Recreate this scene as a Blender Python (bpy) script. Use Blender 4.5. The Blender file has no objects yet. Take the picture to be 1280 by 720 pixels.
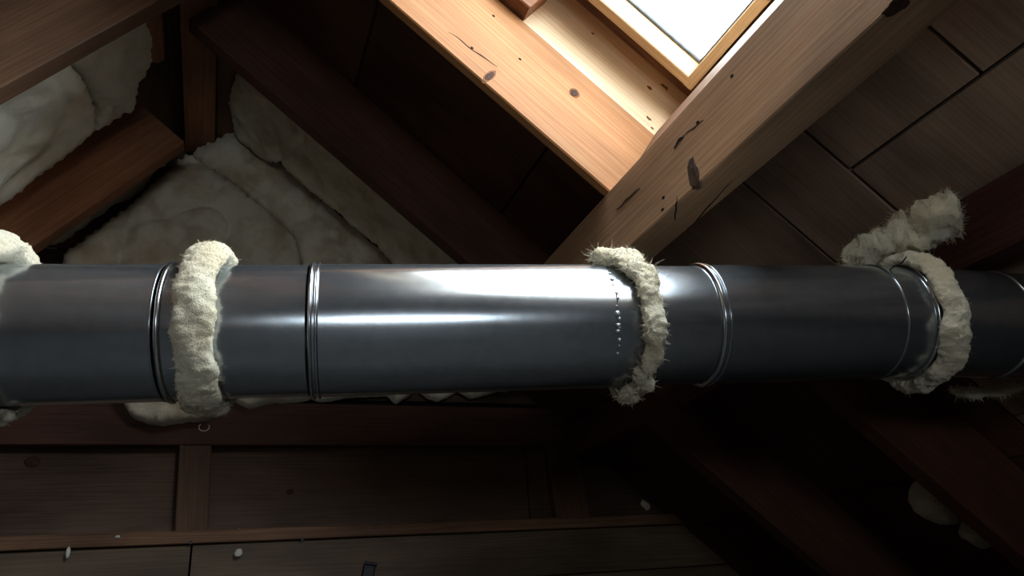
import bpy, bmesh, math, random
from mathutils import Vector, Matrix, noise, geometry
random.seed(7)
S = bpy.context.scene
COL = S.collection
V = Vector

# ------------------------------------------------------------------ camera, world, light, exposure
# attic axes: X across the building, Y along the ridge (away from the camera), Z up.
EYE = 0.60                                   # eye height above the loft floor
yaw, pitch, roll = (math.radians(a) for a in (-23.2, 22.3, 6.95))
FOC = 931.0                                  # focal length in pixels of the 1280x720 frame
def rot_rows():
    c, s = math.cos(yaw), math.sin(yaw)
    A = Matrix(((c, s, 0), (-s, c, 0), (0, 0, 1)))
    P = Matrix(((1, 0, 0), (0, 0, 1), (0, 1, 0)))
    c, s = math.cos(pitch), math.sin(pitch)
    Rp = Matrix(((1, 0, 0), (0, c, -s), (0, s, c)))
    c, s = math.cos(roll), math.sin(roll)
    Rr = Matrix(((c, -s, 0), (s, c, 0), (0, 0, 1)))
    return Rr @ Rp @ P @ A
RM = rot_rows()
CAM_POS = V((0, 0, EYE))
cam_data = bpy.data.cameras.new('camera')
cam = bpy.data.objects.new('camera', cam_data); COL.objects.link(cam)
r0, r1, r2 = RM[0], RM[1], RM[2]
cam.matrix_world = Matrix(((r0[0], r1[0], -r2[0], 0), (r0[1], r1[1], -r2[1], 0), (r0[2], r1[2], -r2[2], EYE), (0, 0, 0, 1)))
cam_data.sensor_width = 36.0
cam_data.lens = FOC * 36.0 / 1280.0
cam_data.clip_start = 0.02
S.camera = cam

world = bpy.data.worlds.new('overcast_sky'); S.world = world
world.use_nodes = True
bg = world.node_tree.nodes['Background']
bg.inputs['Color'].default_value = (0.90, 0.955, 1.0, 1)
bg.inputs['Strength'].default_value = 1.0

S.view_settings.view_transform = 'Standard'
S.view_settings.look = 'None'
S.view_settings.gamma = 1.0
S.view_settings.use_curve_mapping = False
S.view_settings.exposure = 3.95
S.cycles.use_denoising = True
S.cycles.diffuse_bounces = 6
S.cycles.glossy_bounces = 4
S.cycles.transparent_max_bounces = 12
S.cycles.sample_clamp_indirect = 4.0

# ------------------------------------------------------------------ the attic's planes
TR, TL = math.radians(43), math.radians(47)
NR = V((math.sin(TR), 0, math.cos(TR)))      # right slope, outward
NL = V((-math.sin(TL), 0, math.cos(TL)))     # left slope, outward
VR = V((math.cos(TR), 0, -math.sin(TR)))     # down the right slope
VL = V((-math.cos(TL), 0, -math.sin(TL)))    # down the left slope
U = V((0, 1, 0))
DR = DL = 1.69                               # distance of the board faces from the eye
G = 3.40                                     # gable wall
BACK = -2.6
FLOOR = -EYE
def ray(px, py):
    c = V(((px - 640) / FOC, -(py - 360) / FOC, 1))
    return RM.transposed() @ c
def on_x(px, py, x): d = ray(px, py); return d * (x / d.x)
def on_y(px, py, y): d = ray(px, py); return d * (y / d.y)
def on_z(px, py, z): d = ray(px, py); return d * (z / d.z)
def on_right(px, py, o=0.0): d = ray(px, py); return d * ((DR + o) / NR.dot(d))
def on_left(px, py, o=0.0): d = ray(px, py); return d * ((DL + o) / NL.dot(d))
def pr(s, y, o=0.0): return VR * s + NR * (DR + o) + U * y      # point on the right slope
def pl(s, y, o=0.0): return VL * s + NL * (DL + o) + U * y
S_APEX_R = V((-0.082, 0, 2.389)).dot(VR)
S_APEX_L = V((-0.082, 0, 2.389)).dot(VL)
S_EAVE_R = (-FLOOR + NR.z * DR) / math.sin(TR)
S_EAVE_L = (-FLOOR + NL.z * DL) / math.sin(TL)

# ------------------------------------------------------------------ materials
def mat(name):
    m = bpy.data.materials.new(name); m.use_nodes = True
    nt = m.node_tree; b = nt.nodes['Principled BSDF']
    return m, nt, b
def N(nt, t, **kw):
    n = nt.nodes.new(t)
    for k, v in kw.items():
        if k in n.inputs: n.inputs[k].default_value = v
        else: setattr(n, k, v)
    return n
def ramp(nt, stops):
    r = nt.nodes.new('ShaderNodeValToRGB')
    e = r.color_ramp.elements
    while len(e) < len(stops): e.new(0.5)
    for el, (p, c) in zip(e, stops):
        el.position = p; el.color = (*c, 1)
    return r
def wood(name, light, mid, dark, rough=0.6, grain=1.0, blotch=0.35):
    m, nt, b = mat(name); L = nt.links.new
    tc = N(nt, 'ShaderNodeTexCoord'); oi = N(nt, 'ShaderNodeObjectInfo')
    add = N(nt, 'ShaderNodeVectorMath', operation='ADD')
    mul = N(nt, 'ShaderNodeVectorMath', operation='SCALE'); mul.inputs['Scale'].default_value = 13.0
    cmb = N(nt, 'ShaderNodeCombineXYZ')
    for i in range(3): L(oi.outputs['Random'], cmb.inputs[i])
    L(cmb.outputs[0], mul.inputs[0]); L(tc.outputs['Object'], add.inputs[0]); L(mul.outputs[0], add.inputs[1])
    mp = N(nt, 'ShaderNodeMapping'); mp.inputs['Scale'].default_value = (0.5, 14, 14)
    L(add.outputs[0], mp.inputs['Vector'])
    warp = N(nt, 'ShaderNodeTexNoise'); warp.inputs['Scale'].default_value = 1.6; warp.inputs['Detail'].default_value = 2
    L(mp.outputs[0], warp.inputs['Vector'])
    vm = N(nt, 'ShaderNodeVectorMath', operation='MULTIPLY_ADD')
    L(warp.outputs['Color'], vm.inputs[0]); vm.inputs[1].default_value = (0.9, 0.9, 0.9); L(mp.outputs[0], vm.inputs[2])
    wv = N(nt, 'ShaderNodeTexWave', wave_type='RINGS', rings_direction='X')
    wv.inputs['Scale'].default_value = 2.2; wv.inputs['Distortion'].default_value = 2.5; wv.inputs['Detail'].default_value = 2
    L(vm.outputs[0], wv.inputs['Vector'])
    fn = N(nt, 'ShaderNodeTexNoise'); fn.inputs['Scale'].default_value = 1.0; fn.inputs['Detail'].default_value = 4
    mp2 = N(nt, 'ShaderNodeMapping'); mp2.inputs['Scale'].default_value = (4, 130, 130)
    L(add.outputs[0], mp2.inputs['Vector']); L(mp2.outputs[0], fn.inputs['Vector'])
    mx = N(nt, 'ShaderNodeMix', data_type='FLOAT'); mx.inputs['Factor'].default_value = 0.70
    L(wv.outputs['Fac'], mx.inputs['A']); L(fn.outputs['Fac'], mx.inputs['B'])
    rp = ramp(nt, [(0.02, dark), (0.5, mid), (0.95, light)])
    L(mx.outputs['Result'], rp.inputs[0])
    bl = N(nt, 'ShaderNodeTexNoise'); bl.inputs['Scale'].default_value = 3.5; bl.inputs['Detail'].default_value = 5
    mp3 = N(nt, 'ShaderNodeMapping'); mp3.inputs['Scale'].default_value = (0.6, 1.6, 1.6)
    L(add.outputs[0], mp3.inputs['Vector']); L(mp3.outputs[0], bl.inputs['Vector'])
    rb = ramp(nt, [(0.3, (1 - blotch,) * 3), (0.65, (1.0, 1.0, 1.0))])
    L(bl.outputs['Fac'], rb.inputs[0])
    mc = N(nt, 'ShaderNodeMix', data_type='RGBA', blend_type='MULTIPLY'); mc.inputs['Factor'].default_value = 1
    L(rp.outputs[0], mc.inputs['A']); L(rb.outputs[0], mc.inputs['B'])
    L(mc.outputs['Result'], b.inputs['Base Color'])
    b.inputs['Roughness'].default_value = rough
    b.inputs['Specular IOR Level'].default_value = 0.25
    bp = N(nt, 'ShaderNodeBump'); bp.inputs['Strength'].default_value = 0.25 * grain; bp.inputs['Distance'].default_value = 0.002
    L(fn.outputs['Fac'], bp.inputs['Height']); L(bp.outputs[0], b.inputs['Normal'])
    return m
M = {}
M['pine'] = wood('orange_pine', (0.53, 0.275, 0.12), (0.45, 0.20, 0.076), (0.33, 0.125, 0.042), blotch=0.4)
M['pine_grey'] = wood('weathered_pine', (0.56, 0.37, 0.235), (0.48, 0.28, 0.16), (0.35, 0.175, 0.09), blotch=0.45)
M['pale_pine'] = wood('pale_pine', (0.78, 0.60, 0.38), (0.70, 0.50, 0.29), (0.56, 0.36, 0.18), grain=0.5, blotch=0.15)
M['reveal'] = wood('brightened_pine', (0.92, 0.76, 0.56), (0.86, 0.66, 0.44), (0.72, 0.49, 0.29), blotch=0.25)  # pine made whitish: the strong skylight glow is put into the colour
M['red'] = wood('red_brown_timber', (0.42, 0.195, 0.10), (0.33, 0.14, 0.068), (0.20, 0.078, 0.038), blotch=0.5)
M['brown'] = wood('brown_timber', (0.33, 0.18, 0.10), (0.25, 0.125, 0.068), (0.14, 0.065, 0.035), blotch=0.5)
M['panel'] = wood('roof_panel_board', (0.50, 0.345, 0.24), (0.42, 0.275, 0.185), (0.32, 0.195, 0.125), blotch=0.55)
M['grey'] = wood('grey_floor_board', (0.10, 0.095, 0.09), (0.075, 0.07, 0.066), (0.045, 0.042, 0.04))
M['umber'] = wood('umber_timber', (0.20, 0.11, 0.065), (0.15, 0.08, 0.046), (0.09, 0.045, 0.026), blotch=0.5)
M['maroon'] = wood('maroon_shaded_timber', (0.15, 0.060, 0.040), (0.11, 0.042, 0.028), (0.065, 0.024, 0.017), blotch=0.5)  # red-brown with the deep shade at lower right put into the colour
M['dark'] = wood('shade_darkened_timber', (0.15, 0.066, 0.042), (0.11, 0.047, 0.030), (0.065, 0.027, 0.018), blotch=0.5)  # red-brown wood, the shade it stands in painted into the colour
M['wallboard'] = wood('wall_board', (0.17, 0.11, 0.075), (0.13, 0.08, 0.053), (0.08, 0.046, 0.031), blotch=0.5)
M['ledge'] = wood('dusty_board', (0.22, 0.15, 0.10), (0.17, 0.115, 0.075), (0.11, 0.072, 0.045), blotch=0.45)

def simple(name, col, rough=0.8, metallic=0.0, bump=0.0, scale=30.0, vary=0.0):
    m, nt, b = mat(name); L = nt.links.new
    tc = N(nt, 'ShaderNodeTexCoord'); n = N(nt, 'ShaderNodeTexNoise')
    n.inputs['Scale'].default_value = scale; n.inputs['Detail'].default_value = 4
    L(tc.outputs['Object'], n.inputs['Vector'])
    rp = ramp(nt, [(0.3, tuple(c * (1 - vary) for c in col)), (0.7, col)])
    L(n.outputs['Fac'], rp.inputs[0]); L(rp.outputs[0], b.inputs['Base Color'])
    b.inputs['Specular IOR Level'].default_value = 0.15 if rough > 0.6 else 0.5
    b.inputs['Roughness'].default_value = rough; b.inputs['Metallic'].default_value = metallic
    if bump:
        bp = N(nt, 'ShaderNodeBump'); bp.inputs['Strength'].default_value = bump; bp.inputs['Distance'].default_value = 0.004
        L(n.outputs['Fac'], bp.inputs['Height']); L(bp.outputs[0], b.inputs['Normal'])
    return m
M['deck'] = simple('roof_felt', (0.012, 0.011, 0.010), 0.95, vary=0.4)
M['knot'] = simple('knot_wood', (0.085, 0.042, 0.03), 0.7, vary=0.6, scale=120)
M['knotring'] = simple('knot_ring', (0.24, 0.105, 0.045), 0.7, vary=0.4, scale=90)
M['knotgrey'] = simple('grey_knot', (0.11, 0.075, 0.058), 0.9, vary=0.6, scale=140)
M['hole'] = simple('dark_split', (0.012, 0.009, 0.008), 0.95)
M['nail'] = simple('nail_head', (0.05, 0.045, 0.04), 0.6, vary=0.3)
M['rubber'] = simple('grey_gasket', (0.16, 0.18, 0.20), 0.7, vary=0.4)
M['black'] = simple('black_plastic', (0.010, 0.012, 0.02), 0.45, vary=0.3)
M['cable'] = simple('grey_cable', (0.10, 0.095, 0.09), 0.6, vary=0.3)
M['lint'] = simple('white_lint', (0.75, 0.73, 0.66), 1.0, vary=0.2, scale=200)
M['thread'] = simple('dark_thread', (0.03, 0.022, 0.015), 0.9)

def wool(name, col, col2, bump=0.9):
    m, nt, b = mat(name); L = nt.links.new
    tc = N(nt, 'ShaderNodeTexCoord')
    n1 = N(nt, 'ShaderNodeTexNoise'); n1.inputs['Scale'].default_value = 9; n1.inputs['Detail'].default_value = 6
    n2 = N(nt, 'ShaderNodeTexNoise'); n2.inputs['Scale'].default_value = 110; n2.inputs['Detail'].default_value = 6; n2.inputs['Roughness'].default_value = 0.7
    n3 = N(nt, 'ShaderNodeTexNoise'); n3.inputs['Scale'].default_value = 480; n3.inputs['Detail'].default_value = 3
    for n in (n1, n2, n3): L(tc.outputs['Object'], n.inputs['Vector'])
    rp = ramp(nt, [(0.34, col2), (0.58, col)])
    L(n1.outputs['Fac'], rp.inputs[0])
    L(rp.outputs[0], b.inputs['Base Color'])
    b.inputs['Roughness'].default_value = 1.0
    b.inputs['Specular IOR Level'].default_value = 0.05
    b.inputs['Sheen Weight'].default_value = 0.25
    b.inputs['Sheen Roughness'].default_value = 0.6
    ad = N(nt, 'ShaderNodeMath', operation='MULTIPLY_ADD'); ad.inputs[1].default_value = 0.35
    L(n3.outputs['Fac'], ad.inputs[0]); L(n2.outputs['Fac'], ad.inputs[2])
    bp = N(nt, 'ShaderNodeBump'); bp.inputs['Strength'].default_value = bump; bp.inputs['Distance'].default_value = 0.006
    L(ad.outputs[0], bp.inputs['Height']); L(bp.outputs[0], b.inputs['Normal'])
    return m
M['wool'] = wool('cream_wool', (0.82, 0.75, 0.57), (0.74, 0.63, 0.42))
M['batt'] = wool('glass_wool_batt', (0.88, 0.80, 0.62), (0.64, 0.51, 0.33), 0.9)
M['batt_white'] = wool('white_glass_wool', (0.90, 0.86, 0.71), (0.80, 0.72, 0.50), 0.8)

def galvanised():
    m, nt, b = mat('galvanised_steel'); L = nt.links.new
    tc = N(nt, 'ShaderNodeTexCoord')
    v = N(nt, 'ShaderNodeTexVoronoi'); v.inputs['Scale'].default_value = 55
    n = N(nt, 'ShaderNodeTexNoise'); n.inputs['Scale'].default_value = 6; n.inputs['Detail'].default_value = 6
    fine = N(nt, 'ShaderNodeTexNoise'); fine.inputs['Scale'].default_value = 600; fine.inputs['Detail'].default_value = 2
    mp = N(nt, 'ShaderNodeMapping'); mp.inputs['Scale'].default_value = (1, 1, 1)
    L(tc.outputs['Object'], mp.inputs[0])
    for k in (v, n, fine): L(mp.outputs[0], k.inputs['Vector'])
    rp = ramp(nt, [(0.0, (0.39, 0.43, 0.47)), (1.0, (0.46, 0.50, 0.54))]); L(v.outputs['Color'], rp.inputs[0])
    L(rp.outputs[0], b.inputs['Base Color'])
    b.inputs['Metallic'].default_value = 0.93
    rr = N(nt, 'ShaderNodeMapRange'); rr.inputs['To Min'].default_value = 0.16; rr.inputs['To Max'].default_value = 0.25
    L(n.outputs['Fac'], rr.inputs['Value']); L(rr.outputs[0], b.inputs['Roughness'])
    bp = N(nt, 'ShaderNodeBump'); bp.inputs['Strength'].default_value = 0.06; bp.inputs['Distance'].default_value = 0.001
    L(fine.outputs['Fac'], bp.inputs['Height']); L(bp.outputs[0], b.inputs['Normal'])
    return m
M['steel'] = galvanised()
M['bright'] = simple('bright_steel', (0.66, 0.70, 0.74), 0.22, 1.0, vary=0.1)
M['sealant'] = simple('silver_sealant', (0.55, 0.58, 0.60), 0.35, 0.6, vary=0.3, scale=200)

def pane_mat():
    m, nt, b = mat('window_glass'); L = nt.links.new
    out = nt.nodes['Material Output']
    tr = N(nt, 'ShaderNodeBsdfTransparent'); tr.inputs[0].default_value = (0.93, 0.96, 0.97, 1)
    gl = N(nt, 'ShaderNodeBsdfGlossy'); gl.inputs['Roughness'].default_value = 0.05
    mx = N(nt, 'ShaderNodeMixShader')
    mx.inputs[0].default_value = 0.05
    L(tr.outputs[0], mx.inputs[1]); L(gl.outputs[0], mx.inputs[2])
    L(mx.outputs[0], out.inputs['Surface'])
    return m
M['glass'] = pane_mat()

# ------------------------------------------------------------------ helpers
UP = V((0, 0, EYE))
def tag(o, label=None, cat=None, group=None, kind=None):
    if label: o['label'] = label
    if cat: o['category'] = cat
    if group: o['group'] = group
    if kind: o['kind'] = kind
    return o
def link(name, me, m, parent=None, matrix=None):
    o = bpy.data.objects.new(name, me); COL.objects.link(o)
    if m is not None:
        me.materials.clear(); me.materials.append(M[m] if isinstance(m, str) else m)
    if matrix is not None: o.matrix_world = matrix
    if parent is not None:
        o.parent = parent
        o.matrix_parent_inverse = parent.matrix_world.inverted()
    return o
def empty(name, loc):
    o = bpy.data.objects.new(name, None); COL.objects.link(o)
    o.empty_display_size = 0.05
    o.matrix_world = Matrix.Translation(V(loc) + UP)
    return o
def frame(o, x, y, z):
    x, y, z = (v.normalized() for v in (x, y, z))
    o = o + UP
    return Matrix(((x.x, y.x, z.x, o.x), (x.y, y.y, z.y, o.y), (x.z, y.z, z.z, o.z), (0, 0, 0, 1)))
def smooth(me, flag=True):
    for p in me.polygons: p.use_smooth = flag
def bar_mesh(name, l, a, b, ch=0.004, seg=10, wob=0.0015, seed=0.0):
    """timber: length l on local x, section a (y) by b (z) from the corner, chamfered edges, slightly uneven"""
    prof = [(ch, 0), (a - ch, 0), (a, ch), (a, b - ch), (a - ch, b), (ch, b), (0, b - ch), (0, ch)]
    vs, fs = [], []
    for i in range(seg + 1):
        x = l * i / seg
        for (y, z) in prof:
            dy = noise.noise(V((x * 1.7, y * 9, seed))) * wob
            dz = noise.noise(V((x * 1.7, z * 9 + 5, seed + 3))) * wob
            vs.append((x, y + dy, z + dz))
    for i in range(seg):
        for k in range(8):
            k2 = (k + 1) % 8
            fs.append((i * 8 + k, (i + 1) * 8 + k, (i + 1) * 8 + k2, i * 8 + k2))
    fs.append(tuple(range(8))); fs.append(tuple(seg * 8 + k for k in reversed(range(8))))
    me = bpy.data.meshes.new(name); me.from_pydata(vs, [], fs); me.update()
    bm = bmesh.new(); bm.from_mesh(me); bmesh.ops.recalc_face_normals(bm, faces=bm.faces); bm.to_mesh(me); bm.free()
    return me
def timber(name, o, L, A, B, m, parent=None, **kw):
    """o corner; L, A, B edge vectors"""
    me = bar_mesh(name, L.length, A.length, B.length, seed=random.random() * 50, **kw)
    if L.cross(A).dot(B) < 0:       # keep a right-handed frame
        o = o + A; A = -A
    return link(name, me, m, parent, frame(o, L, A, B))
def tube_mesh(name, pts, r, n=6):
    vs, fs = [], []
    for i, p in enumerate(pts):
        d = (pts[min(i + 1, len(pts) - 1)] - pts[max(i - 1, 0)]).normalized()
        s = d.cross(V((0.3, 0.5, 0.8))).normalized(); t = d.cross(s)
        for k in range(n):
            a = 2 * math.pi * k / n
            vs.append(p + UP + (s * math.cos(a) + t * math.sin(a)) * r)
    for i in range(len(pts) - 1):
        for k in range(n):
            k2 = (k + 1) % n
            fs.append((i * n + k, i * n + k2, (i + 1) * n + k2, (i + 1) * n + k))
    fs.append(tuple(range(n))); fs.append(tuple((len(pts) - 1) * n + k for k in range(n)))
    me = bpy.data.meshes.new(name); me.from_pydata([tuple(v) for v in vs], [], fs); me.update()
    bm = bmesh.new(); bm.from_mesh(me); bmesh.ops.recalc_face_normals(bm, faces=bm.faces); bm.to_mesh(me); bm.free()
    smooth(me)
    return me
def oval(name, p, nrm, along, a, b, m, parent, h=0.0012, seed=0.0, rough=0.15):
    """slightly proud irregular oval on a timber face (knot, hole, nail head)"""
    nrm = nrm.normalized(); along = (along - nrm * along.dot(nrm)).normalized(); side = nrm.cross(along)
    n = 20; vs = [(0, 0, h)]; fs = []
    for ring, (f, z) in enumerate(((0.75, h), (1.0, -0.002))):
        for k in range(n):
            t = 2 * math.pi * k / n
            w = 1 + rough * noise.noise(V((math.cos(t) * 1.5, math.sin(t) * 1.5, seed)))
            vs.append((a * f * w * math.cos(t), b * f * w * math.sin(t), z))
    for k in range(n):
        k2 = (k + 1) % n
        fs.append((0, 1 + k, 1 + k2)); fs.append((1 + k, 1 + n + k, 1 + n + k2, 1 + k2))
    me = bpy.data.meshes.new(name); me.from_pydata(vs, [], fs); me.update()
    return link(name, me, m, parent, frame(p, along, side, nrm))
def crack(p, q, nrm, w, parent, seed=0.0, m='hole'):
    """a shallow split: thin lens following the grain"""
    nrm = nrm.normalized(); d = q - p; l = d.length; d = d.normalized(); s = nrm.cross(d)
    n = 12; vs = []; fs = []
    for i in range(n + 1):
        t = i / n; x = l * t
        ww = w * (math.sin(math.pi * t) ** 0.7 + 0.02) * (0.7 + 0.6 * noise.noise(V((t * 5, seed, 1))))
        c = 0.006 * noise.noise(V((t * 3, seed, 4)))
        vs += [(x, c - ww / 2, 0.0008), (x, c + ww / 2, 0.0008), (x, c, -0.003)]
    for i in range(n):
        a, b = i * 3, (i + 1) * 3
        fs += [(a, b, b + 1, a + 1), (a, a + 2, b + 2, b), (a + 1, b + 1, b + 2, a + 2)]
    me = bpy.data.meshes.new('crack'); me.from_pydata(vs, [], fs); me.update()
    return link('crack', me, m, parent, frame(p, d, s, nrm))
def box_mesh(name, sx, sy, sz):
    me = bpy.data.meshes.new(name)
    vs = [(x, y, z) for x in (0, sx) for y in (0, sy) for z in (0, sz)]
    fs = [(0, 1, 3, 2), (4, 6, 7, 5), (0, 4, 5, 1), (2, 3, 7, 6), (0, 2, 6, 4), (1, 5, 7, 3)]
    me.from_pydata(vs, [], fs); me.update()
    return me

# ------------------------------------------------------------------ the shell: roof slopes, gables, floor
SKY_Y0, SKY_Y1, SKY_S0, SKY_S1 = -0.60, 1.565, -1.13, 0.055     # opening in the right slope
def slab_strip(bm, P, s0, s1, y0, y1, o0, o1):
    c = [P(s, y, o) + UP for s in (s0, s1) for y in (y0, y1) for o in (o0, o1)]
    v = [bm.verts.new(x) for x in c]
    for f in ((0, 1, 3, 2), (4, 6, 7, 5), (0, 4, 5, 1), (2, 3, 7, 6), (0, 2, 6, 4), (1, 5, 7, 3)):
        bm.faces.new([v[i] for i in f])
def bm_obj(name, bm, m, parent=None):
    bmesh.ops.recalc_face_normals(bm, faces=bm.faces)
    me = bpy.data.meshes.new(name); bm.to_mesh(me); bm.free()
    return link(name, me, m, parent)
YA, YB = BACK - 0.1, G + 0.15
bm = bmesh.new()
for (s0, s1, y0, y1) in ((S_APEX_R - 0.05, SKY_S0, YA, YB), (SKY_S1, S_EAVE_R + 0.2, YA, YB),
                         (SKY_S0, SKY_S1, YA, SKY_Y0), (SKY_S0, SKY_S1, SKY_Y1, YB)):
    slab_strip(bm, pr, s0, s1, y0, y1, 0.026, 0.06)
ceiling_right = tag(bm_obj('ceiling_right', bm, 'deck'), 'underside of the right roof slope, large weathered panels with dark open joints', kind='structure')
bm = bmesh.new(); slab_strip(bm, pl, S_APEX_L - 0.05, S_EAVE_L + 0.2, YA, YB, 0.026, 0.06)
ceiling_left = tag(bm_obj('ceiling_left', bm, 'deck'), 'underside of the left roof slope, boarded behind pale insulation', kind='structure')
# wide roof panels of the right slope (each its own piece, open joints between them)
M_S, L1, L2, L3 = 0.476, 0.825, 1.212, 1.47
rects = [(SKY_S1, M_S, L1, L2), (SKY_S1, M_S, 0.30, L1), (M_S, 1.35, 0.30, L2), (1.35, S_EAVE_R, 0.30, L2),
         (SKY_S1, 1.35, L2, L3), (1.35, S_EAVE_R, L2, L3), (S_APEX_R, SKY_S0, SKY_Y0, SKY_Y1)]
sc_ = [S_APEX_R, -0.95, -0.2, SKY_S1, 0.75, 1.5, 2.1, S_EAVE_R]
for i in range(len(sc_) - 1):
    y0 = SKY_Y1 if sc_[i] < 0.05 else L3
    rects += [(sc_[i], sc_[i + 1], y0, 2.42), (sc_[i], sc_[i + 1], 2.42, G + 0.1)]
    rects += [(sc_[i], sc_[i + 1], -1.1, SKY_Y0 if sc_[i] < 0.05 else 0.30), (sc_[i], sc_[i + 1], BACK, -1.1)]
GAP = 0.0045
for (s0, s1, y0, y1) in rects:
    jit = random.uniform(-0.002, 0.003)
    timber('panel', pr(s0 + GAP, y0 + GAP, jit), VR * (s1 - s0 - 2 * GAP), U * (y1 - y0 - 2 * GAP), NR * 0.022, 'panel' if y1 < 1.5 or y0 < 1.5 and s0 > 0 and s0 < 0.7 else 'dark', ceiling_right, ch=0.002, seg=2, wob=0)  # most panels past the skylight rafter get the darker colour in place of shade
# planks of the left slope, laid along the ridge
s = S_APEX_L + 0.01; i = 0
while s < S_EAVE_L:
    cuts = [BACK, 0.2 + 0.5 * (i % 2), G + 0.1]
    for k in range(2):
        timber('plank', pl(s, cuts[k] + 0.002, random.uniform(-0.002, 0.002)), U * (cuts[k + 1] - cuts[k] - 0.004), VL * 0.205, NL * 0.022, 'wallboard', ceiling_left, ch=0.002, seg=2, wob=0)
    s += 0.21; i += 1
# floor of wide boards
floor = tag(link('floor', box_mesh('floor', 7.2, G - BACK + 0.5, 0.05), 'deck', None, Matrix.Translation((-3.6, BACK - 0.1, -0.075))), 'dark boarded loft floor', kind='structure')
x = -3.3
while x < 3.3:
    timber('plank', V((x + 0.003, BACK, FLOOR - 0.025)), U * (G - BACK), V((0.194, 0, 0)), V((0, 0, 0.025)), 'grey', floor, ch=0.003, seg=3, wob=0)
    x += 0.2
# back gable with a window (behind the viewer)
WX0, WX1, WZ0, WZ1 = -0.82, 0.34, 0.02, 0.54
bm = bmesh.new()
def wall_box(bm, x0, x1, y0, y1, z0, z1):
    v = [bm.verts.new(V((a, b, c)) + UP) for a in (x0, x1) for b in (y0, y1) for c in (z0, z1)]
    for f in ((0, 1, 3, 2), (4, 6, 7, 5), (0, 4, 5, 1), (2, 3, 7, 6), (0, 2, 6, 4), (1, 5, 7, 3)):
        bm.faces.new([v[i] for i in f])
for (x0, x1, z0, z1) in ((-3.4, WX0, FLOOR - .05, 2.6), (WX1, 3.4, FLOOR - .05, 2.6), (WX0, WX1, FLOOR - .05, WZ0), (WX0, WX1, WZ1, 2.6)):
    wall_box(bm, x0, x1, BACK - 0.06, BACK, z0, z1)
tag(bm_obj('wall_back', bm, 'brown'), 'brown boarded gable wall behind the viewer', kind='structure')
win2 = empty('window_2', (WX0, BACK, WZ0)); tag(win2, 'plain gable window behind the viewer', kind='structure')
for (o, L_, A_) in ((V((WX0, BACK - 0.05, WZ0)), V((WX1 - WX0, 0, 0)), V((0, 0, 0.045))), (V((WX0, BACK - 0.05, WZ1 - 0.045)), V((WX1 - WX0, 0, 0)), V((0, 0, 0.045))),
                    (V((WX0, BACK - 0.05, WZ0)), V((0, 0, WZ1 - WZ0)), V((0.045, 0, 0))), (V((WX1 - 0.045, BACK - 0.05, WZ0)), V((0, 0, WZ1 - WZ0)), V((0.045, 0, 0)))):
    timber('window_frame', o, L_, A_, V((0, 0.06, 0)), 'pale_pine', win2, seg=2)
link('pane', box_mesh('pane', WX1 - WX0 - 0.02, 0.004, WZ1 - WZ0 - 0.02), 'glass', win2, Matrix.Translation(V((WX0 + 0.01, BACK - 0.03, WZ0 + 0.01)) + UP))
def portal(name, centre, x, y, sx, sy):
    ld = bpy.data.lights.new(name, 'AREA'); ld.shape = 'RECTANGLE'; ld.size = sx; ld.size_y = sy
    ld.cycles.is_portal = True
    o = bpy.data.objects.new(name, ld); COL.objects.link(o)
    o.matrix_world = frame(centre, x, y, x.cross(y)); return o
portal('window_portal', V(((WX0 + WX1) / 2, BACK - 0.08, (WZ0 + WZ1) / 2)), V((1, 0, 0)), V((0, 0, 1)), WX1 - WX0, WZ1 - WZ0)

# gable wall in view: studs, header, boards, plate
wall_gable = tag(link('wall_gable', box_mesh('wall_gable', 7.0, 0.06, 3.4), 'deck', None, Matrix.Translation((-3.5, G + 0.06, -0.05))), 'far gable wall of dark boards under the insulation', kind='structure')
TILT = V((1, 0, -0.042)).normalized()          # the sill and its boards run slightly out of level
TUP = V((0.042, 0, 1)).normalized()
def gz(x, z): return V((x, 0, z - 0.042 * (x + 0.73)))
def gable_piece(name, x0, x1, z0, z1, y0, th, m, **kw):
    return timber(name, gz(x0, z0) + V((0, y0, 0)), TILT * (x1 - x0), TUP * (z1 - z0), V((0, th, 0)), m, wall_gable, **kw)
xs_board = [-2.9, -1.45, -0.10, 1.42, 2.9]
for k in range(4):                              # boards between the studs
    for zz in (0.415,):
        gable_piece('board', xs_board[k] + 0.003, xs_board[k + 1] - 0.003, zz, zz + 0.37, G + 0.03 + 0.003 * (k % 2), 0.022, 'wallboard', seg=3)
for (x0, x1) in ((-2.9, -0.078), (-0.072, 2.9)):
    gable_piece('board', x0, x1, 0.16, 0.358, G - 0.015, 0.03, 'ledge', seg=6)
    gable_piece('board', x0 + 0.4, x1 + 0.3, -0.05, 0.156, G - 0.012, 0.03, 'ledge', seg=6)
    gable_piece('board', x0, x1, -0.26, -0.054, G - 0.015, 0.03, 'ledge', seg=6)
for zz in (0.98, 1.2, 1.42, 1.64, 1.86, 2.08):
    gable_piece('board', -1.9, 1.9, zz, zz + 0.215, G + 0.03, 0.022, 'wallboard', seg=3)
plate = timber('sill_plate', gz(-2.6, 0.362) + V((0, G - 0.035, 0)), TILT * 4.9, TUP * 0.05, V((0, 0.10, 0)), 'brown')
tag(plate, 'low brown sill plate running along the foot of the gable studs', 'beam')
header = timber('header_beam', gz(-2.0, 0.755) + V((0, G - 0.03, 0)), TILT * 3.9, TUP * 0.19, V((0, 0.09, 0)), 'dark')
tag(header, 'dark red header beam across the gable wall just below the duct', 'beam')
oval('knot', on_y(41, 577, G + 0.03), -U, V((1, 0, 0)), 0.03, 0.022, 'knot', wall_gable)
oval('knot', on_y(363, 615, G + 0.03), -U, V((1, 0, 0)), 0.02, 0.014, 'knot', wall_gable)
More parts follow.
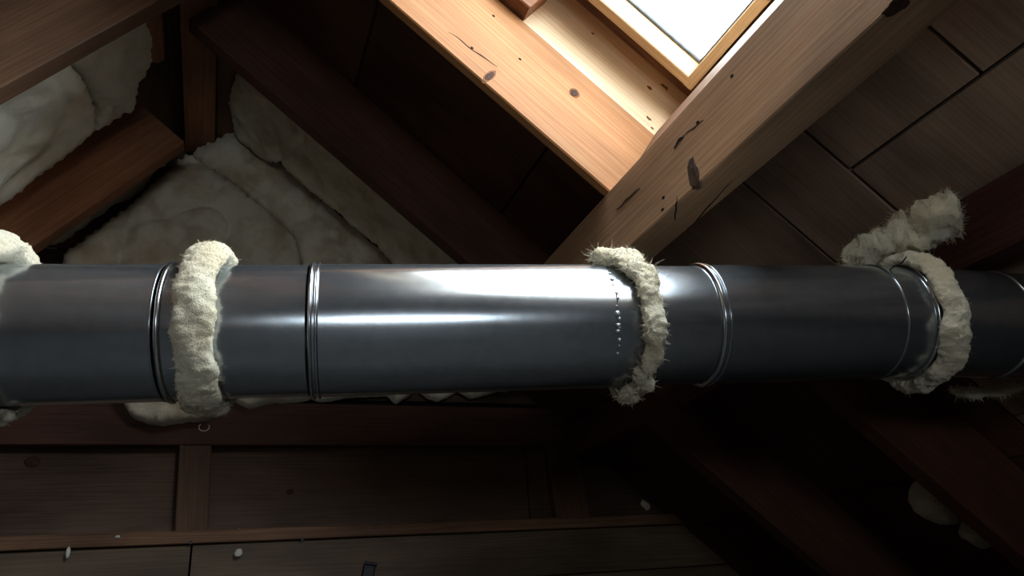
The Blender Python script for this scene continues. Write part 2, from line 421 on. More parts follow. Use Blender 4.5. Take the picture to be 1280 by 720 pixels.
for (px, py) in ((238, 678), (378, 674), (470, 657)):
    oval('nail', on_y(px, py, G - 0.035), -U, V((1, 0, 0)), 0.009, 0.008, 'nail', plate)
def stud(px0, px1, label):
    z0, z1 = 0.40, 0.94
    p0 = on_y(px0, 600, G - 0.025); p1 = on_y(px1, 600, G - 0.025)
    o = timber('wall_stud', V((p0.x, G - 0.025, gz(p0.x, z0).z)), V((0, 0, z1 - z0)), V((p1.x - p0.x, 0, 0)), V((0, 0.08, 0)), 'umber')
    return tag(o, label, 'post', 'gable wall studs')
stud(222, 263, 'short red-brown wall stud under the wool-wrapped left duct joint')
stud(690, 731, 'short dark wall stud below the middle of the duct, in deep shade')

# ------------------------------------------------------------------ rafters, ridge, purlins
RD = 0.285
def rafter_right(y, depth, th, s0, s1, m, label, **kw):
    o = timber('rafter', pr(s0, y, -depth), VR * (s1 - s0), NR * (depth - 0.001), U * th, m, **kw)
    return tag(o, label, 'beam', 'rafters')
def rafter_left(y, depth, th, s0, s1, m, label, **kw):
    o = timber('rafter', pl(s0, y, -depth), VL * (s1 - s0), NL * (depth - 0.001), U * th, m, **kw)
    return tag(o, label, 'beam', 'rafters')
A = rafter_right(1.55, RD, 0.034, S_APEX_R + 0.13, 0.13, 'pine', 'bright orange pine rafter beside the skylight with a round dark knot', seg=24)
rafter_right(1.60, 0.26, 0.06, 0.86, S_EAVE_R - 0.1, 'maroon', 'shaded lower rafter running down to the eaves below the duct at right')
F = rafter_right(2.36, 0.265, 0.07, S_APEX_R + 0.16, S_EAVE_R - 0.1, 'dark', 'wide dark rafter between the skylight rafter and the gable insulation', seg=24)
C = rafter_left(2.90, 0.27, 0.07, on_y(231, 178, 2.90).dot(VL), S_EAVE_L - 0.1, 'red', 'red-brown rafter crossing below the white insulation batts at upper left', seg=24)
T = rafter_left(2.03, 0.27, 0.07, S_APEX_L + 0.15, S_EAVE_L - 0.1, 'umber', 'dark brown rafter in the top left corner above the white batts', seg=24)
rafter_left(1.10, 0.27, 0.07, S_APEX_L + 0.15, S_EAVE_L - 0.1, 'brown', 'left slope rafter overhead, just above the top left picture corner')
ridge = empty('ridge_beam', (-0.08, G, 2.16)); tag(ridge, 'reddish ridge beam of two planks coming overhead at upper left', 'beam')
timber('ridge_plank', V((-0.182, BACK, 2.165)), U * (G - BACK - 0.02), V((0.132, 0, 0)), V((0, 0, 0.125)), 'red', ridge, seg=30)
timber('ridge_plank', V((-0.048, BACK, 2.225)), U * (G - BACK - 0.02), V((0.078, 0, 0)), V((0, 0, 0.06)), 'brown', ridge, seg=30)
pn = on_left(205, 80, -0.16)
nog = timber('ridge_batten', V((pn.x - 0.085, -0.3, pn.z)), U * (pn.y + 0.3), V((0.085, 0, 0)), V((0, 0, 0.09)), 'red', seg=20, ch=0.02)
tag(nog, 'rounded red batten alongside the ridge beam ending above the rafter', 'beam')

# purlin by the skylight, sides plumb
BX, BZ0, BZ1, BW = 0.985, 0.80, 0.993, 0.108
B = timber('purlin', V((BX, BACK, BZ0)), U * (2.45 - BACK), V((BW, 0, 0)), V((0, 0, BZ1 - BZ0)), 'pine_grey', seg=40, ch=0.003)
tag(B, 'pale pine purlin beside the skylight with a split knot and cracks', 'beam', 'purlins')
EX, EZ0 = 1.62, 0.588
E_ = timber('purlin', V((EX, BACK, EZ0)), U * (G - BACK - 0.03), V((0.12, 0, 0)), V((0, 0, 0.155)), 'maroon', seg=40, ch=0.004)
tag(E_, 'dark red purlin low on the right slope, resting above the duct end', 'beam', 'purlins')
# knots, cracks and nail holes seen on the two lit timbers
for (px, py, a, b) in ((718, 116, 0.020, 0.020), (612, 95, 0.014, 0.034)):
    k = oval('knot', on_y(px, py, 1.55), -U, VR, a, b, 'knotring', A, seed=px)
    oval('knot_core', on_y(px, py, 1.549), -U, VR, a * 0.72, b * 0.72, 'knot', k, seed=px + 1)
for (px, py) in ((617, 20), (650, 74), (590, 60)):
    oval('nail_hole', on_y(px, py, 1.55), -U, VR, 0.006, 0.004, 'hole', A)
crack(on_y(560, 40, 1.55), on_y(622, 84, 1.55), -U, 0.004, A, 1)
ka = on_x(873, 236, BX) - on_x(862, 196, BX)
k = oval('knot', on_x(867, 216, BX), V((-1, 0, 0)), ka, ka.length * 0.55, 0.022, 'knotgrey', B, seed=3, rough=0.4)
oval('knot_core', on_x(868, 218, BX - 0.0008), V((-1, 0, 0)), ka, ka.length * 0.40, 0.010, 'knot', k, seed=5, rough=0.6)
oval('knot', on_z(1122, 8, BZ0), V((0, 0, -1)), U, 0.024, 0.019, 'knot', B, seed=9, rough=0.3)
X1 = V((-1, 0, 0)); Z1 = V((0, 0, -1))
crack(on_x(842, 185, BX), on_x(855, 168, BX), X1, 0.012, B, 2)
crack(on_x(856, 168, BX), on_x(880, 150, BX), X1, 0.004, B, 3)
crack(on_x(846, 245, BX), on_x(843, 275, BX), X1, 0.005, B, 4)
crack(on_z(859, 287, BZ0), on_z(919, 222, BZ0), Z1, 0.006, B, 6)
crack(on_x(770, 262, BX), on_x(800, 235, BX), X1, 0.004, B, 7)
for (px, py) in ((915, 95), (872, 153), (828, 262), (829, 247)):
    oval('nail_hole', on_x(px, py, BX), X1, U, 0.007, 0.004, 'hole', B)

# ------------------------------------------------------------------ skylight set above the roof boards
win1 = empty('window_1', pr(0.0, 1.4, 0.13)); tag(win1, 'bright skylight with a pale pine frame', kind='structure')
FY0, FY1, FS0, FS1 = -0.50, 1.452, -1.05, 0.035
FT = 0.032; O0, O1 = 0.13, 0.24
timber('window_frame', pr(FS0, FY1 - FT, O0), VR * (FS1 - FS0), U * FT, NR * (O1 - O0), 'pale_pine', win1, ch=0.003)
timber('window_frame', pr(FS0, FY0, O0), VR * (FS1 - FS0), U * FT, NR * (O1 - O0), 'pale_pine', win1, ch=0.003)
timber('window_frame', pr(FS1 - FT, FY0, O0), U * (FY1 - FY0), VR * FT, NR * (O1 - O0), 'pale_pine', win1, ch=0.003)
timber('window_frame', pr(FS0, FY0, O0), U * (FY1 - FY0), VR * FT, NR * (O1 - O0), 'pale_pine', win1, ch=0.003)
for (o, L_, A_) in ((pr(FS0 + FT, FY1 - FT - 0.008, 0.205), VR * (FS1 - FS0 - 2 * FT), U * 0.008), (pr(FS1 - FT - 0.006, FY0 + FT, 0.205), U * (FY1 - FY0 - 2 * FT), VR * 0.006)):
    timber('gasket', o, L_, A_, NR * 0.012, 'rubber', win1, ch=0.002, seg=4)
link('pane', box_mesh('pane', FS1 - FS0 - 2 * FT, FY1 - FY0 - 2 * FT, 0.004), 'glass', win1, frame(pr(FS0 + FT, FY0 + FT, 0.217), VR, U, NR))
# timber lining around the opening and the flashing that closes the gap to the frame
tr = empty('trim_1', pr(0.0, SKY_Y1, 0.0)); tag(tr, 'pine lining of the skylight opening, coloured as if brightly lit', kind='structure')
H = 0.26
timber('lining_board', pr(SKY_S0 - 0.05, SKY_Y1 - 0.006, 0.0), VR * (SKY_S1 - SKY_S0 + 0.09), U * 0.040, NR * H, 'reveal', tr)
timber('lining_board', pr(SKY_S0 - 0.05, SKY_Y0 - 0.035, 0.0), VR * (SKY_S1 - SKY_S0 + 0.09), U * 0.035, NR * H, 'reveal', tr)
timber('lining_board', pr(SKY_S1 - 0.006, SKY_Y0, 0.0), U * (SKY_Y1 - SKY_Y0), VR * 0.040, NR * H, 'reveal', tr)
timber('lining_board', pr(SKY_S0 - 0.035, SKY_Y0, 0.0), U * (SKY_Y1 - SKY_Y0), VR * 0.035, NR * H, 'reveal', tr)
for (s0, s1, y0, y1) in ((SKY_S0 - .04, SKY_S1 + .04, FY1 - 0.004, SKY_Y1 + .04), (SKY_S0 - .04, SKY_S1 + .04, SKY_Y0 - .04, FY0 + 0.004),
                         (FS1 - 0.004, SKY_S1 + .04, FY0, FY1), (SKY_S0 - .04, FS0 + 0.004, FY0, FY1)):
    timber('flashing', pr(s0, y0, 0.232), VR * (s1 - s0), U * (y1 - y0), NR * 0.03, 'brown', tr, ch=0.002, seg=2, wob=0)
lb0, lb1 = V((BX + 0.055, 0.70, BZ1 - 0.002)), pr(SKY_S1 + 0.004, 0.70, 0.02)
timber('lining_board', lb0, U * (1.549 - 0.70), lb1 - lb0, (lb1 - lb0).cross(U).normalized() * 0.02, 'brown', tr, seg=6)
portal('skylight_portal', pr((FS0 + FS1) / 2, (FY0 + FY1) / 2, 0.26), -VR, U, FS1 - FS0 - 2 * FT, FY1 - FY0 - 2 * FT).matrix_world = \
    frame(pr((FS0 + FS1) / 2, (FY0 + FY1) / 2, 0.26), VR, U, NR)
for (px, py, a, b) in ((741, 42, 0.006, 0.004), (640 + 180 / 2.12 * 1.0, 110, 0.004, 0.003), (812, 110, 0.012, 0.006), (830, 108, 0.018, 0.008), (811, 148, 0.010, 0.006), (815, 160, 0.006, 0.005)):
    oval('chip', on_y(px, py, SKY_Y1 - 0.006), -U, VR, a, b, 'knotring', tr, seed=px, rough=0.7)
sb = on_right(656, 21, 0.0).dot(VR)
blk = timber('wood_block', pr(sb - 0.13, 1.50, 0.003), VR * 0.13, U * 0.062, NR * 0.13, 'red', seg=3)
tag(blk, 'small dark wooden block on top of the bright rafter at the frame edge', 'block')

# ------------------------------------------------------------------ insulation batts
def pillow(name, pts3, nrm, bulge, back, m, edge=0.07, res=0.014, rough=0.020, fuzz=0.0045, seed=0.0, wrinkle=0.020):
    """a soft batt: outline pts3 on a plane with outward-to-room normal nrm; bulges into the room, skirt goes back to the boards"""
    nrm = nrm.normalized()
    o = V((0, 0, 0))
    for p in pts3: o += p
    o /= len(pts3)
    ax = V((0, 1, 0)) if abs(nrm.y) < 0.5 else V((1, 0, 0))
    ax = (ax - nrm * ax.dot(nrm)).normalized(); ay = nrm.cross(ax)
    p2 = [((p - o).dot(ax), (p - o).dot(ay)) for p in pts3]
    out = []
    n = len(p2)
    for i in range(n):                      # Catmull-Rom outline, frayed a little
        p0, p1, q1, q2 = (V(p2[(i + k) % n]).to_3d() for k in (-1, 0, 1, 2))
        l = (q1 - p1).length; c = max(2, int(l / res))
        for k in range(c):
            t = k / c
            cr = 0.5 * ((2 * p1) + (-p0 + q1) * t + (2 * p0 - 5 * p1 + 4 * q1 - q2) * t * t + (-p0 + 3 * p1 - 3 * q1 + q2) * t ** 3)
            x = cr * 0.6 + p1.lerp(q1, t) * 0.4
            x.x += fuzz * noise.noise(V((x.x * 45, x.y * 45, seed))) + 0.5 * fuzz * noise.noise(V((x.x * 160, x.y * 160, seed)))
            x.y += fuzz * noise.noise(V((x.x * 45, x.y * 45, seed + 7))) + 0.5 * fuzz * noise.noise(V((x.x * 160, x.y * 160, seed + 7)))
            out.append(V((x.x, x.y)))
    xs = [p.x for p in out]; ys = [p.y for p in out]
    def inside(x, y):
        c = False; j = len(out) - 1
        for i in range(len(out)):
            a, b = out[i], out[j]
            if (a.y > y) != (b.y > y) and x < (b.x - a.x) * (y - a.y) / (b.y - a.y) + a.x: c = not c
            j = i
        return c
    segs = [(out[i], out[(i + 1) % len(out)]) for i in range(len(out))]
    coarse = out[::3]
    def edist(p):
        return min((p - q).length for q in coarse)
    inner = []
    y = min(ys) + res * 0.5; row = 0
    while y < max(ys):
        x = min(xs) + (res * 0.5 if row % 2 else 0)
        while x < max(xs):
            q = V((x + random.uniform(-.25, .25) * res, y + random.uniform(-.25, .25) * res))
            if inside(q.x, q.y):
                d = edist(q)
                if d > res * 0.6: inner.append((q, d))
            x += res
        y += res; row += 1
    coords = out + [q for q, d in inner]
    dist = [0.0] * len(out) + [d for q, d in inner]
    edges = [(i, (i + 1) % len(out)) for i in range(len(out))]
    vco, _, faces, ov, _, _ = geometry.delaunay_2d_cdt(coords, edges, [], 1, 1e-6)
    vs = []
    for i, c in enumerate(vco):
        d = dist[ov[i][0]] if ov[i] else 0.0
        t = min(1.0, d / edge)
        h = bulge * math.sqrt(max(0, 1 - (1 - t) ** 2))
        w = V((c.x * 6, c.y * 6, seed))
        if d > 0:
            h += t * (rough * noise.noise(w) * 1.6 + rough * 0.5 * noise.noise(w * 3.1) + rough * 0.28 * noise.noise(w * 9))
            rdg = 1 - abs(noise.noise(V((c.x * 3.2 + 2, c.y * 4.2, seed + 11)))) * 5
            if rdg > 0: h -= wrinkle * rdg * rdg * min(1, d / 0.03)
        p = o + ax * c.x + ay * c.y + nrm * h
        vs.append(p + UP)
    fs = [tuple(f) for f in faces]
    # skirt and back
    cnt = {}
    for f in fs:
        for k in range(len(f)):
            e = (f[k], f[(k + 1) % len(f)]); cnt[e] = 1
    border = [e for e in cnt if (e[1], e[0]) not in cnt]
    nv = {}
    for (a, b) in border:
        for q in (a, b):
            if q not in nv:
                nv[q] = len(vs); vs.append(vs[q] - nrm * back)
    for (a, b) in border: fs.append((b, a, nv[a], nv[b]))
    me = bpy.data.meshes.new(name); me.from_pydata([tuple(v) for v in vs], [], fs); me.update()
    bm = bmesh.new(); bm.from_mesh(me); bmesh.ops.recalc_face_normals(bm, faces=bm.faces); bm.to_mesh(me); bm.free()
    smooth(me)
    return link(name, me, m)
def gable_batt(px, y, label, seed, bulge=0.05, m='batt', **kw):
    o = pillow('insulation_batt', [on_y(a, b, y) for a, b in px], -U, bulge, max(0.012, G - 0.034 - y), m, seed=seed, rough=0.026, **kw)
    return tag(o, label, 'insulation', 'gable insulation batts')
def slope_batt(px, off, label, seed, bulge=0.05, m='batt_white', **kw):
    o = pillow('insulation_batt', [on_left(a, b, off) for a, b in px], -NL, bulge, -off - 0.004, m, seed=seed, **kw)
    return tag(o, label, 'insulation', 'left slope insulation batts')
YI = G - 0.07
def slope_batt_right(px, off, label, seed, bulge=0.035, m='batt', **kw):
    o = pillow('insulation_batt', [on_right(a, b, off) for a, b in px], -NR, bulge, -off - 0.004, m, seed=seed, **kw)
    return tag(o, label, 'insulation', 'right slope insulation batts')
slope_batt_right([(312, 70), (352, 104), (402, 142), (386, 176), (356, 200), (331, 199), (300, 172), (292, 150), (290, 110)], -0.06, 'narrow topmost wool batt right of the ridge beam', 1.0)
slope_batt_right([(396, 140), (478, 204), (612, 308), (690, 385), (640, 432), (560, 400), (504, 334), (431, 269), (398, 244), (354, 199), (378, 178)], -0.06, 'dim wool batt tucked along the wide dark rafter', 2.0)
gable_batt([(500, 330), (560, 385), (640, 440), (664, 470), (640, 487), (622, 488), (590, 497), (575, 488), (548, 500), (520, 480), (508, 400)], YI, 'ragged wool scrap of the gable insulation showing just under the duct', 2.5, 0.03)
gable_batt([(296, 164), (330, 196), (354, 198), (400, 242), (431, 266), (503, 330), (508, 400), (520, 482), (498, 502), (485, 492), (440, 494), (392, 496), (382, 420), (378, 332), (367, 294), (335, 264), (288, 228), (240, 194), (272, 176)], YI - 0.015, 'large creased wool batt in the middle of the gable insulation', 3.0, 0.05)
gable_batt([(236, 196), (287, 229), (334, 266), (366, 296), (378, 334), (384, 420), (394, 492), (340, 500), (312, 506), (286, 496), (262, 520), (232, 524), (196, 528), (168, 520), (152, 500), (110, 420), (78, 328), (108, 300), (140, 274), (172, 252), (200, 224)], YI - 0.03, 'wrinkled cream batt at the lower end of the gable insulation', 4.0, 0.06, wrinkle=0.03)
slope_batt([(-300, 280), (-70, 108), (0, 62), (46, 42), (86, 80), (101, 100), (113, 130), (111, 160), (60, 203), (0, 247), (-70, 300), (-300, 470)], -0.10, 'white insulation batt at the left edge above the red-brown rafter', 5.0, 0.05)
slope_batt([(50, 44), (100, 22), (140, 5), (170, 6), (182, 26), (187, 58), (179, 82), (169, 96), (165, 131), (140, 143), (112, 159), (114, 130), (102, 98), (88, 80)], -0.09, 'white insulation batt with a torn end next to the ridge beam', 6.0, 0.055)
slope_batt([(30, 336), (100, 276), (150, 240), (200, 206), (214, 208), (206, 228), (160, 262), (118, 290), (84, 330), (50, 350)], -0.05, 'bluish white strip of insulation under the lower edge of the red rafter', 7.0, 0.03, edge=0.04)

# ------------------------------------------------------------------ the duct
DP0 = V((-0.357, 1.458, 0.521)); DP1 = V((1.165, 1.178, 0.470))
AX = (DP1 - DP0).normalized()
view = ray(640, 409).normalized()
EF = -(view - AX * view.dot(AX)).normalized()         # towards the viewer
EU = EF.cross(AX); EU = EU if EU.z > 0 else -EU       # the duct's upper edge in view
def t_at(px):
    """distance along the duct axis of the ring whose top edge stands at this column of the photograph"""
    d = ray(px, 410).normalized(); w = -DP0
    b = AX.dot(d); dd = AX.dot(w); e = d.dot(w)
    return (dd - b * e) / (1 - b * b) * 1.0
def dpt(t, phi, r):
    return DP0 + AX * t + (EU * math.cos(phi) + EF * math.sin(phi)) * r
R0 = 0.125
NSEG = 96
def lathe(name, prof, m, parent, axis0=None, axis=None, closed=False):
    """prof: (t, r) along the duct axis"""
    a0 = axis0 or DP0; a = axis or AX
    eu = (EU - a * EU.dot(a)).normalized(); ef = (EF - a * EF.dot(a)); ef = (ef - eu * ef.dot(eu)).normalized()
    vs, fs = [], []
    for (t, r) in prof:
        for k in range(NSEG):
            p = 2 * math.pi * k / NSEG
            vs.append(tuple(a0 + UP + a * t + (eu * math.cos(p) + ef * math.sin(p)) * r))
    nr = len(prof)
    for i in range(nr - 1 + (1 if closed else 0)):
        j = (i + 1) % nr
        for k in range(NSEG):
            k2 = (k + 1) % NSEG
            fs.append((i * NSEG + k, i * NSEG + k2, j * NSEG + k2, j * NSEG + k))
    me = bpy.data.meshes.new(name); me.from_pydata(vs, [], fs); me.update()
    bm = bmesh.new(); bm.from_mesh(me); bmesh.ops.recalc_face_normals(bm, faces=bm.faces); bm.to_mesh(me); bm.free()
    smooth(me)
    return link(name, me, m, parent)
duct = empty('ventilation_duct', DP0 - V((0, 0, R0)))
tag(duct, 'round galvanised steel duct crossing the attic with ribbed joints', 'duct')
def section(t0, t1, r0=R0, r1=None, **kw):
    r1 = r1 or r0; n = max(2, int((t1 - t0) / 0.05))
    prof = [(t0 + (t1 - t0) * i / n, r0 + (r1 - r0) * i / n) for i in range(n + 1)]
    return lathe('duct_section', prof, 'steel', duct, **kw)
def rib(t, w, h, m='steel', r=R0, **kw):
    prof = [(t - w / 2 + w * i / 10, r - 0.001 + (h + 0.001) * math.sin(math.pi * i / 10) ** 0.6) for i in range(11)]
    return lathe('joint_rib', prof, m, duct, **kw)
TR1, TR2, TR3, TR4, TR5, TR6 = (t_at(x) for x in (214, 390, 748, 872, 1086, 1122))
TELB = TR6 + 0.05
TLEFT = t_at(-6)
section(-1.62, TLEFT, R0 - 0.0005)
section(TLEFT, TR1 - 0.004, R0)
rib(TR1 - 0.005, 0.004, 0.0015); rib(TR1 + 0.006, 0.011, 0.005, 'bright')
section(TR1 + 0.002, TR2 - 0.004, R0 - 0.0015)
rib(TR2 + 0.004, 0.009, 0.0055, 'bright'); rib(TR2 + 0.0145, 0.008, 0.004, 'bright')
section(TR2 + 0.002, TR3, R0 + 0.0005)
section(TR3, TR4 + 0.006, R0 - 0.0025)
rib(TR4, 0.010, 0.005, 'bright'); rib(TR4 + 0.012, 0.006, 0.003)
section(TR4 + 0.004, TR5, R0 - 0.0005)
rib(TR5, 0.006, 0.002)
section(TR5, TR6, R0 - 0.003)
rib(TR6, 0.009, 0.005, 'bright', r=R0 - 0.002)
section(TR6, TELB, R0 - 0.004)
# last piece droops a little after the joint
AX2 = (AX + V((0.0, 0.03, -0.045))).normalized()
E0 = DP0 + AX * TELB
section(-0.02, 0.74, R0 - 0.004, axis0=E0, axis=AX2)
rib(0.185, 0.010, 0.004, 'bright', r=R0 - 0.004, axis0=E0, axis=AX2)
rib(TR3 + 0.001, 0.003, 0.0012)
# sealant beads squeezed out of the middle joint
bead_proto = None
random.seed(21)
for i in range(16):
    ph = math.radians(38 + 74 * i / 15 + random.uniform(-3, 3))
    if bead_proto is None:
        bm = bmesh.new(); bmesh.ops.create_icosphere(bm, subdivisions=2, radius=1.0)
        for v in bm.verts: v.co *= 1 + 0.25 * noise.noise(v.co * 2)
        bead_proto = bpy.data.meshes.new('sealant_bead'); bm.to_mesh(bead_proto); bm.free(); smooth(bead_proto)
    p = dpt(TR3 + random.uniform(-0.002, 0.004), ph, R0 + 0.0005) + UP
    sc = random.uniform(0.0016, 0.0042)
    link('sealant_bead', bead_proto, 'sealant', duct, Matrix.Translation(p) @ Matrix.Diagonal((sc * random.uniform(.8, 1.5), sc, sc * random.uniform(.8, 1.6), 1)))

# ------------------------------------------------------------------ wool wrapped round the joints
def fuzz_part(me_obj, n, lmin, lmax, m, seed=0, w=0.0006, name='fuzz'):
    rnd = random.Random(seed)
    me = me_obj.data
    polys = me.polygons; vs, fs = [], []
    mw = me_obj.matrix_world
    for _ in range(n):
        p = polys[rnd.randrange(len(polys))]
        c = mw @ p.center; nn = p.normal
        d = (nn + V((rnd.uniform(-1, 1), rnd.uniform(-1, 1), rnd.uniform(-1, 1))) * 0.9).normalized()
        b = V((rnd.uniform(-1, 1), rnd.uniform(-1, 1), rnd.uniform(-1, 1))).normalized()
        s = d.cross(b).normalized() * w
        l = rnd.uniform(lmin, lmax)
        c = c - nn * 0.002
        q = c + d * l * 0.55 + b * l * 0.1; e = c + d * l * 0.8 + b * l * 0.45
        k = len(vs)
        vs += [tuple(c - s), tuple(c + s), tuple(q - s * .7), tuple(q + s * .7), tuple(e)]
        fs += [(k, k + 1, k + 3, k + 2), (k + 2, k + 3, k + 4)]
    m2 = bpy.data.meshes.new(name); m2.from_pydata(vs, [], fs); m2.update()
    o = link(name, m2, m, me_obj); o['kind'] = 'stuff'
    return o
def lumps(p, seed, amp):
    w = p * 22
    return amp * (noise.noise(w + V((seed, 0, 0))) * 1.0 + 0.6 * noise.noise(w * 2.3 + V((0, seed, 0))) + 0.5 * noise.noise(w * 5.5) + 0.32 * noise.noise(w * 11))
def ring_wool(name, tf, wf, hf, r, seed, amp=0.008, n=280, k=36, m='wool', phi0=0.0, phi1=2 * math.pi):
    """wool roll round the duct: tf/wf/hf give axial position, half width and height at angle phi"""
    full = abs(phi1 - phi0 - 2 * math.pi) < 1e-6
    vs, fs = [], []
    rows = n if full else n + 1
    for i in range(rows):
        ph = phi0 + (phi1 - phi0) * i / n
        t, w, h = tf(ph), wf(ph), hf(ph)
        if not full:
            e = min(1.0, min(i, n - i) / (n * 0.06)); e = math.sqrt(max(0.02, 1 - (1 - e) ** 2)); w *= e; h *= e
        for j in range(k):
            a = 2 * math.pi * j / k
            ca, sa = math.cos(a), math.sin(a)
            rr = r + 0.001 + h * (0.5 + 0.62 * sa) if sa > 0 else r + 0.001 + h * 0.5 * (1 + sa * 1.05)
            base = dpt(t + w * ca, ph, rr)
            outd = (AX * ca * 1.0 + (EU * math.cos(ph) + EF * math.sin(ph)) * max(sa, 0.0))
            f = 1.0 if sa > -0.2 else 0.35
            vs.append(tuple(base + outd * lumps(base, seed, amp) * f + UP))
    for i in range(n):
        i2 = (i + 1) % rows
        for j in range(k):
            j2 = (j + 1) % k
            fs.append((i * k + j, i2 * k + j, i2 * k + j2, i * k + j2))
    if not full:
        fs.append(tuple(range(k))); fs.append(tuple((rows - 1) * k + j for j in range(k)))
    me = bpy.data.meshes.new(name); me.from_pydata(vs, [], fs); me.update()
    bm = bmesh.new(); bm.from_mesh(me); bmesh.ops.recalc_face_normals(bm, faces=bm.faces); bm.to_mesh(me); bm.free()
    smooth(me)
    return link(name, me, m)
def sweep_wool(name, pts, radii, seed, amp, m, parent=None, k=26, sub=10, flat=1.0):
    """lumpy tapering roll of wool along pts"""
    P, Rr = [], []
    n = len(pts)
    for i in range(n - 1):
        p0, p1, p2, p3 = pts[max(i - 1, 0)], pts[i], pts[i + 1], pts[min(i + 2, n - 1)]
        for q in range(sub):
            t = q / sub
            P.append(0.5 * ((2 * p1) + (-p0 + p2) * t + (2 * p0 - 5 * p1 + 4 * p2 - p3) * t * t + (-p0 + 3 * p1 - 3 * p2 + p3) * t ** 3))
            Rr.append(radii[i] * (1 - t) + radii[i + 1] * t)
    P.append(pts[-1]); Rr.append(radii[-1])
    vs, fs = [], []
    for i, p in enumerate(P):
        d = (P[min(i + 1, len(P) - 1)] - P[max(i - 1, 0)]).normalized()
        s = d.cross(EF).normalized(); u = s.cross(d)
        e = min(i, len(P) - 1 - i) / 4.0; e = math.sqrt(max(0.03, 1 - (1 - min(1, e)) ** 2))
        for j in range(k):
            a = 2 * math.pi * j / k
            o = s * math.cos(a) + u * math.sin(a) * flat
            b = p + o * Rr[i] * e
            vs.append(tuple(b + o * lumps(b, seed, amp) + UP))
    for i in range(len(P) - 1):
        for j in range(k):
            j2 = (j + 1) % k
            fs.append((i * k + j, i * k + j2, (i + 1) * k + j2, (i + 1) * k + j))
    fs.append(tuple(range(k))); fs.append(tuple((len(P) - 1) * k + j for j in range(k)))
    me = bpy.data.meshes.new(name); me.from_pydata(vs, [], fs); me.update()
    bm = bmesh.new(); bm.from_mesh(me); bmesh.ops.recalc_face_normals(bm, faces=bm.faces); bm.to_mesh(me); bm.free()
    smooth(me)
    return link(name, me, m, parent)
def wig(s, a, f=3): return lambda ph: a * noise.noise(V((math.cos(ph) * f, math.sin(ph) * f, s)))
w1, w2, w3 = wig(1.3, 0.005), wig(4.4, 0.012), wig(8.8, 0.010)
GRP = 'wool collars on the duct'
T1 = t_at(263)
c1 = ring_wool('insulation_collar', lambda p: T1 + w1(p), lambda p: 0.034 + 0.4 * w1(p + 1), lambda p: 0.031 + 0.005 * math.cos(p), R0, 1.0, 0.0058)
tag(c1, 'thick even cream wool collar wrapped round the duct near the left', 'insulation', GRP); fuzz_part(c1, 2600, 0.004, 0.012, 'wool', 1)
T0 = t_at(8)
c0 = ring_wool('insulation_collar', lambda p: T0 - 0.035 + w3(p), lambda p: 0.055, lambda p: 0.040 + 0.012 * math.cos(p), R0, 6.0, 0.009)
tag(c0, 'cream wool collar cut off by the left edge of the picture', 'insulation', GRP); fuzz_part(c0, 1800, 0.004, 0.012, 'wool', 2)
T2 = t_at(780)
def c2t(p):
    q = (p + math.pi) % (2 * math.pi) - math.pi
    top = math.exp(-(q / 0.45) ** 2)
    return T2 + 1.3 * w2(p) - 0.018 * top + (0.010 if 0.8 < q < 2.2 else 0)
def c2w(p):
    q = (p + math.pi) % (2 * math.pi) - math.pi
    return 0.019 + 0.026 * math.exp(-(q / 0.5) ** 2) + 0.4 * w2(p + 2)
c2 = ring_wool('insulation_collar', c2t, c2w, lambda p: 0.026 + 0.6 * w2(p + 3), R0, 2.0, 0.009)
tag(c2, 'thin ragged cream wool collar with a loose frayed top below the pine purlin', 'insulation', GRP); fuzz_part(c2, 2600, 0.005, 0.018, 'wool', 3)
fl = sweep_wool('loose_flap', [dpt(t_at(738), 0.10, R0 + 0.018), dpt(t_at(758), 0.22, R0 + 0.014), dpt(t_at(776), 0.42, R0 + 0.012), dpt(t_at(790), 0.75, R0 + 0.012), dpt(t_at(798), 1.0, R0 + 0.012)],
                [0.013, 0.017, 0.015, 0.013, 0.010], 9.0, 0.008, 'wool', c2)
fuzz_part(fl, 500, 0.008, 0.03, 'wool', 5, w=0.0004, name='loose_fibre')
T3 = t_at(1136)
c3 = ring_wool('insulation_collar', lambda p: T3 + 0.8 * w3(p), lambda p: 0.030 + 0.4 * w3(p + 1), lambda p: 0.030, R0 - 0.004, 3.0, 0.0075)
tag(c3, 'dim wool collar near the drooping right end of the duct', 'insulation', GRP); fuzz_part(c3, 1800, 0.004, 0.012, 'wool', 6)
def at(px, py, d): return ray(px, py) * d
tuft = sweep_wool('insulation_tuft', [at(1052, 330, 1.78), at(1085, 314, 1.75), at(1118, 300, 1.72), at(1150, 288, 1.69), at(1180, 268, 1.66), at(1197, 262, 1.65)],
                  [0.018, 0.038, 0.044, 0.046, 0.052, 0.044], 12.0, 0.020, 'wool')
tag(tuft, 'ragged wool tuft squeezed between the duct and the dark red purlin', 'insulation'); fuzz_part(tuft, 2200, 0.006, 0.022, 'wool', 7)
link('thread', tube_mesh('thread', [at(1111, 338, 1.60), at(1119, 332, 1.592), at(1127, 329, 1.588), at(1133, 321, 1.59)], 0.0014), 'thread', c3)
# curl of fibre below the left collar
cp = dpt(T1 - 0.004, math.radians(170), R0 + 0.040)
link('loose_fibre', tube_mesh('loose_fibre', [cp + AX * 0.009 * math.cos(a * 0.5) - EU * (0.008 + 0.007 * math.sin(a * 0.5)) for a in range(-1, 9)], 0.0008), 'wool', c1)
# wool under the duct at the right edge
under = sweep_wool('insulation_strip', [at(1188, 487, 1.86), at(1215, 491, 1.86), at(1245, 490, 1.87), at(1275, 484, 1.88), at(1310, 478, 1.89)], [0.008, 0.013, 0.012, 0.011, 0.01], 15.0, 0.006, 'wool')
tag(under, 'thin strip of wool showing under the drooping duct end', 'insulation'); fuzz_part(under, 700, 0.006, 0.02, 'wool', 9)

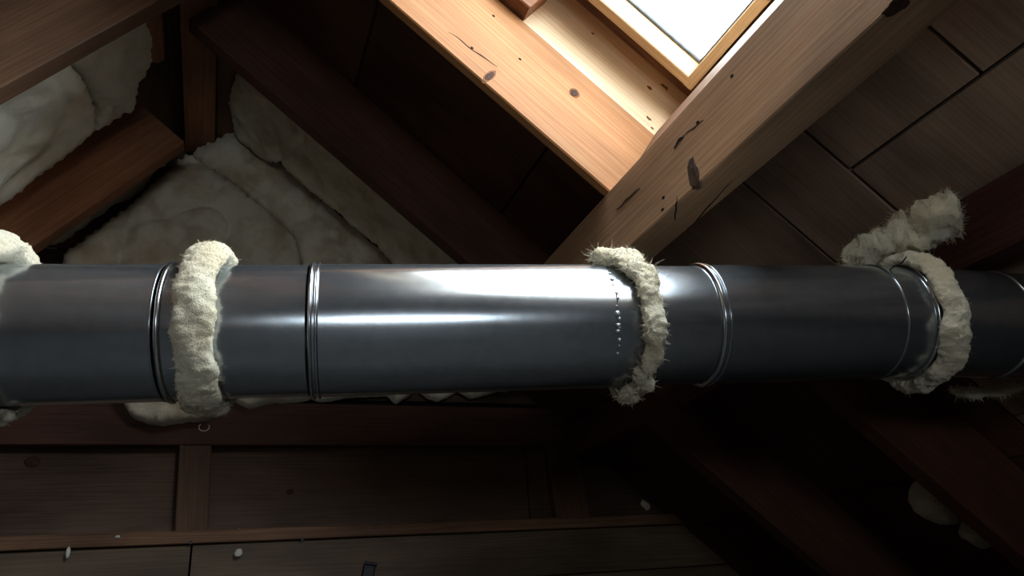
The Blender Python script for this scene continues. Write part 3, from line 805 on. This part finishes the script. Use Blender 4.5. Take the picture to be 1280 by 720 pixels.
# ------------------------------------------------------------------ small things in the shade
def scrap(px, py, off, r, seed, label, m='batt'):
    p = on_right(px, py, off)
    o = sweep_wool('insulation_scrap', [p - VR * r * 1.1 - U * r * .4, p - VR * r * 0.4, p + VR * r * 0.4, p + VR * r * 1.1 + U * r * .3], [r * .8, r, r * .95, r * .6], seed, r * 0.18, m)
    return tag(o, label, 'insulation', 'scraps of wool at the eaves')
scrap(1170, 630, -0.05, 0.062, 31.0, 'larger pale scrap of wool on the dark slope at lower right')
scrap(1222, 668, -0.03, 0.040, 33.0, 'smaller pale scrap of wool beside the larger one at lower right')
scrap(803, 632, -0.03, 0.034, 35.0, 'faint scrap of wool low behind the shaded stud')
cab = link('cable', tube_mesh('cable', [on_right(x, y, -0.02 - 0.01 * (i % 2)) for i, (x, y) in enumerate(((1120, 494), (1160, 520), (1200, 545), (1240, 574), (1300, 612)))], 0.005), 'cable')
tag(cab, 'thin grey cable running down the dark right slope', 'cable')
def bit(px, py, y, w, h, label, m, tilt=0.0, name='lint_scrap', cat='scrap'):
    p = on_y(px, py, y)
    bm = bmesh.new(); bmesh.ops.create_icosphere(bm, subdivisions=2, radius=1.0)
    for v in bm.verts:
        v.co = V((v.co.x * w, v.co.y * 0.006, v.co.z * h)) * (1 + 0.35 * noise.noise(v.co * 2.2 + V((px, 0, 0))))
    me = bpy.data.meshes.new(name); bm.to_mesh(me); bm.free(); smooth(me)
    o = link(name, me, m, None, Matrix.Translation(p + UP) @ Matrix.Rotation(tilt, 4, 'Y'))
    return tag(o, label, cat)
bit(85, 691, G - 0.037, 0.008, 0.022, 'slim white bit of lint on the sill plate near the left edge', 'lint', 0.1)
bit(298, 691, G - 0.037, 0.016, 0.018, 'round white bit of lint under the sill plate right of the stud', 'lint', 0.5)
bit(299, 663, G + 0.027, 0.008, 0.008, 'tiny white speck above the sill plate right of the stud', 'lint')
bit(147, 671, G - 0.037, 0.010, 0.006, 'tiny white speck on the sill plate left of the stud', 'lint')
pc = on_y(458, 712, G - 0.017)
clip = link('plastic_clip', bar_mesh('plastic_clip', 0.10, 0.052, 0.012, ch=0.005, seg=4), 'black', None, frame(pc + V((-0.035, -0.012, -0.07)), V((0.25, 0, 1)), V((1, 0, -0.25)), V((0, 1, 0))))
tag(clip, 'small black plastic clip standing against the dusty lower board', 'clip')
link('clip_lip', bar_mesh('clip_lip', 0.055, 0.012, 0.012, ch=0.003, seg=2), 'black', clip, frame(pc + V((-0.012, -0.016, 0.022)), V((1, 0, -0.25)), V((0.25, 0, 1)), V((0, -1, 0))))
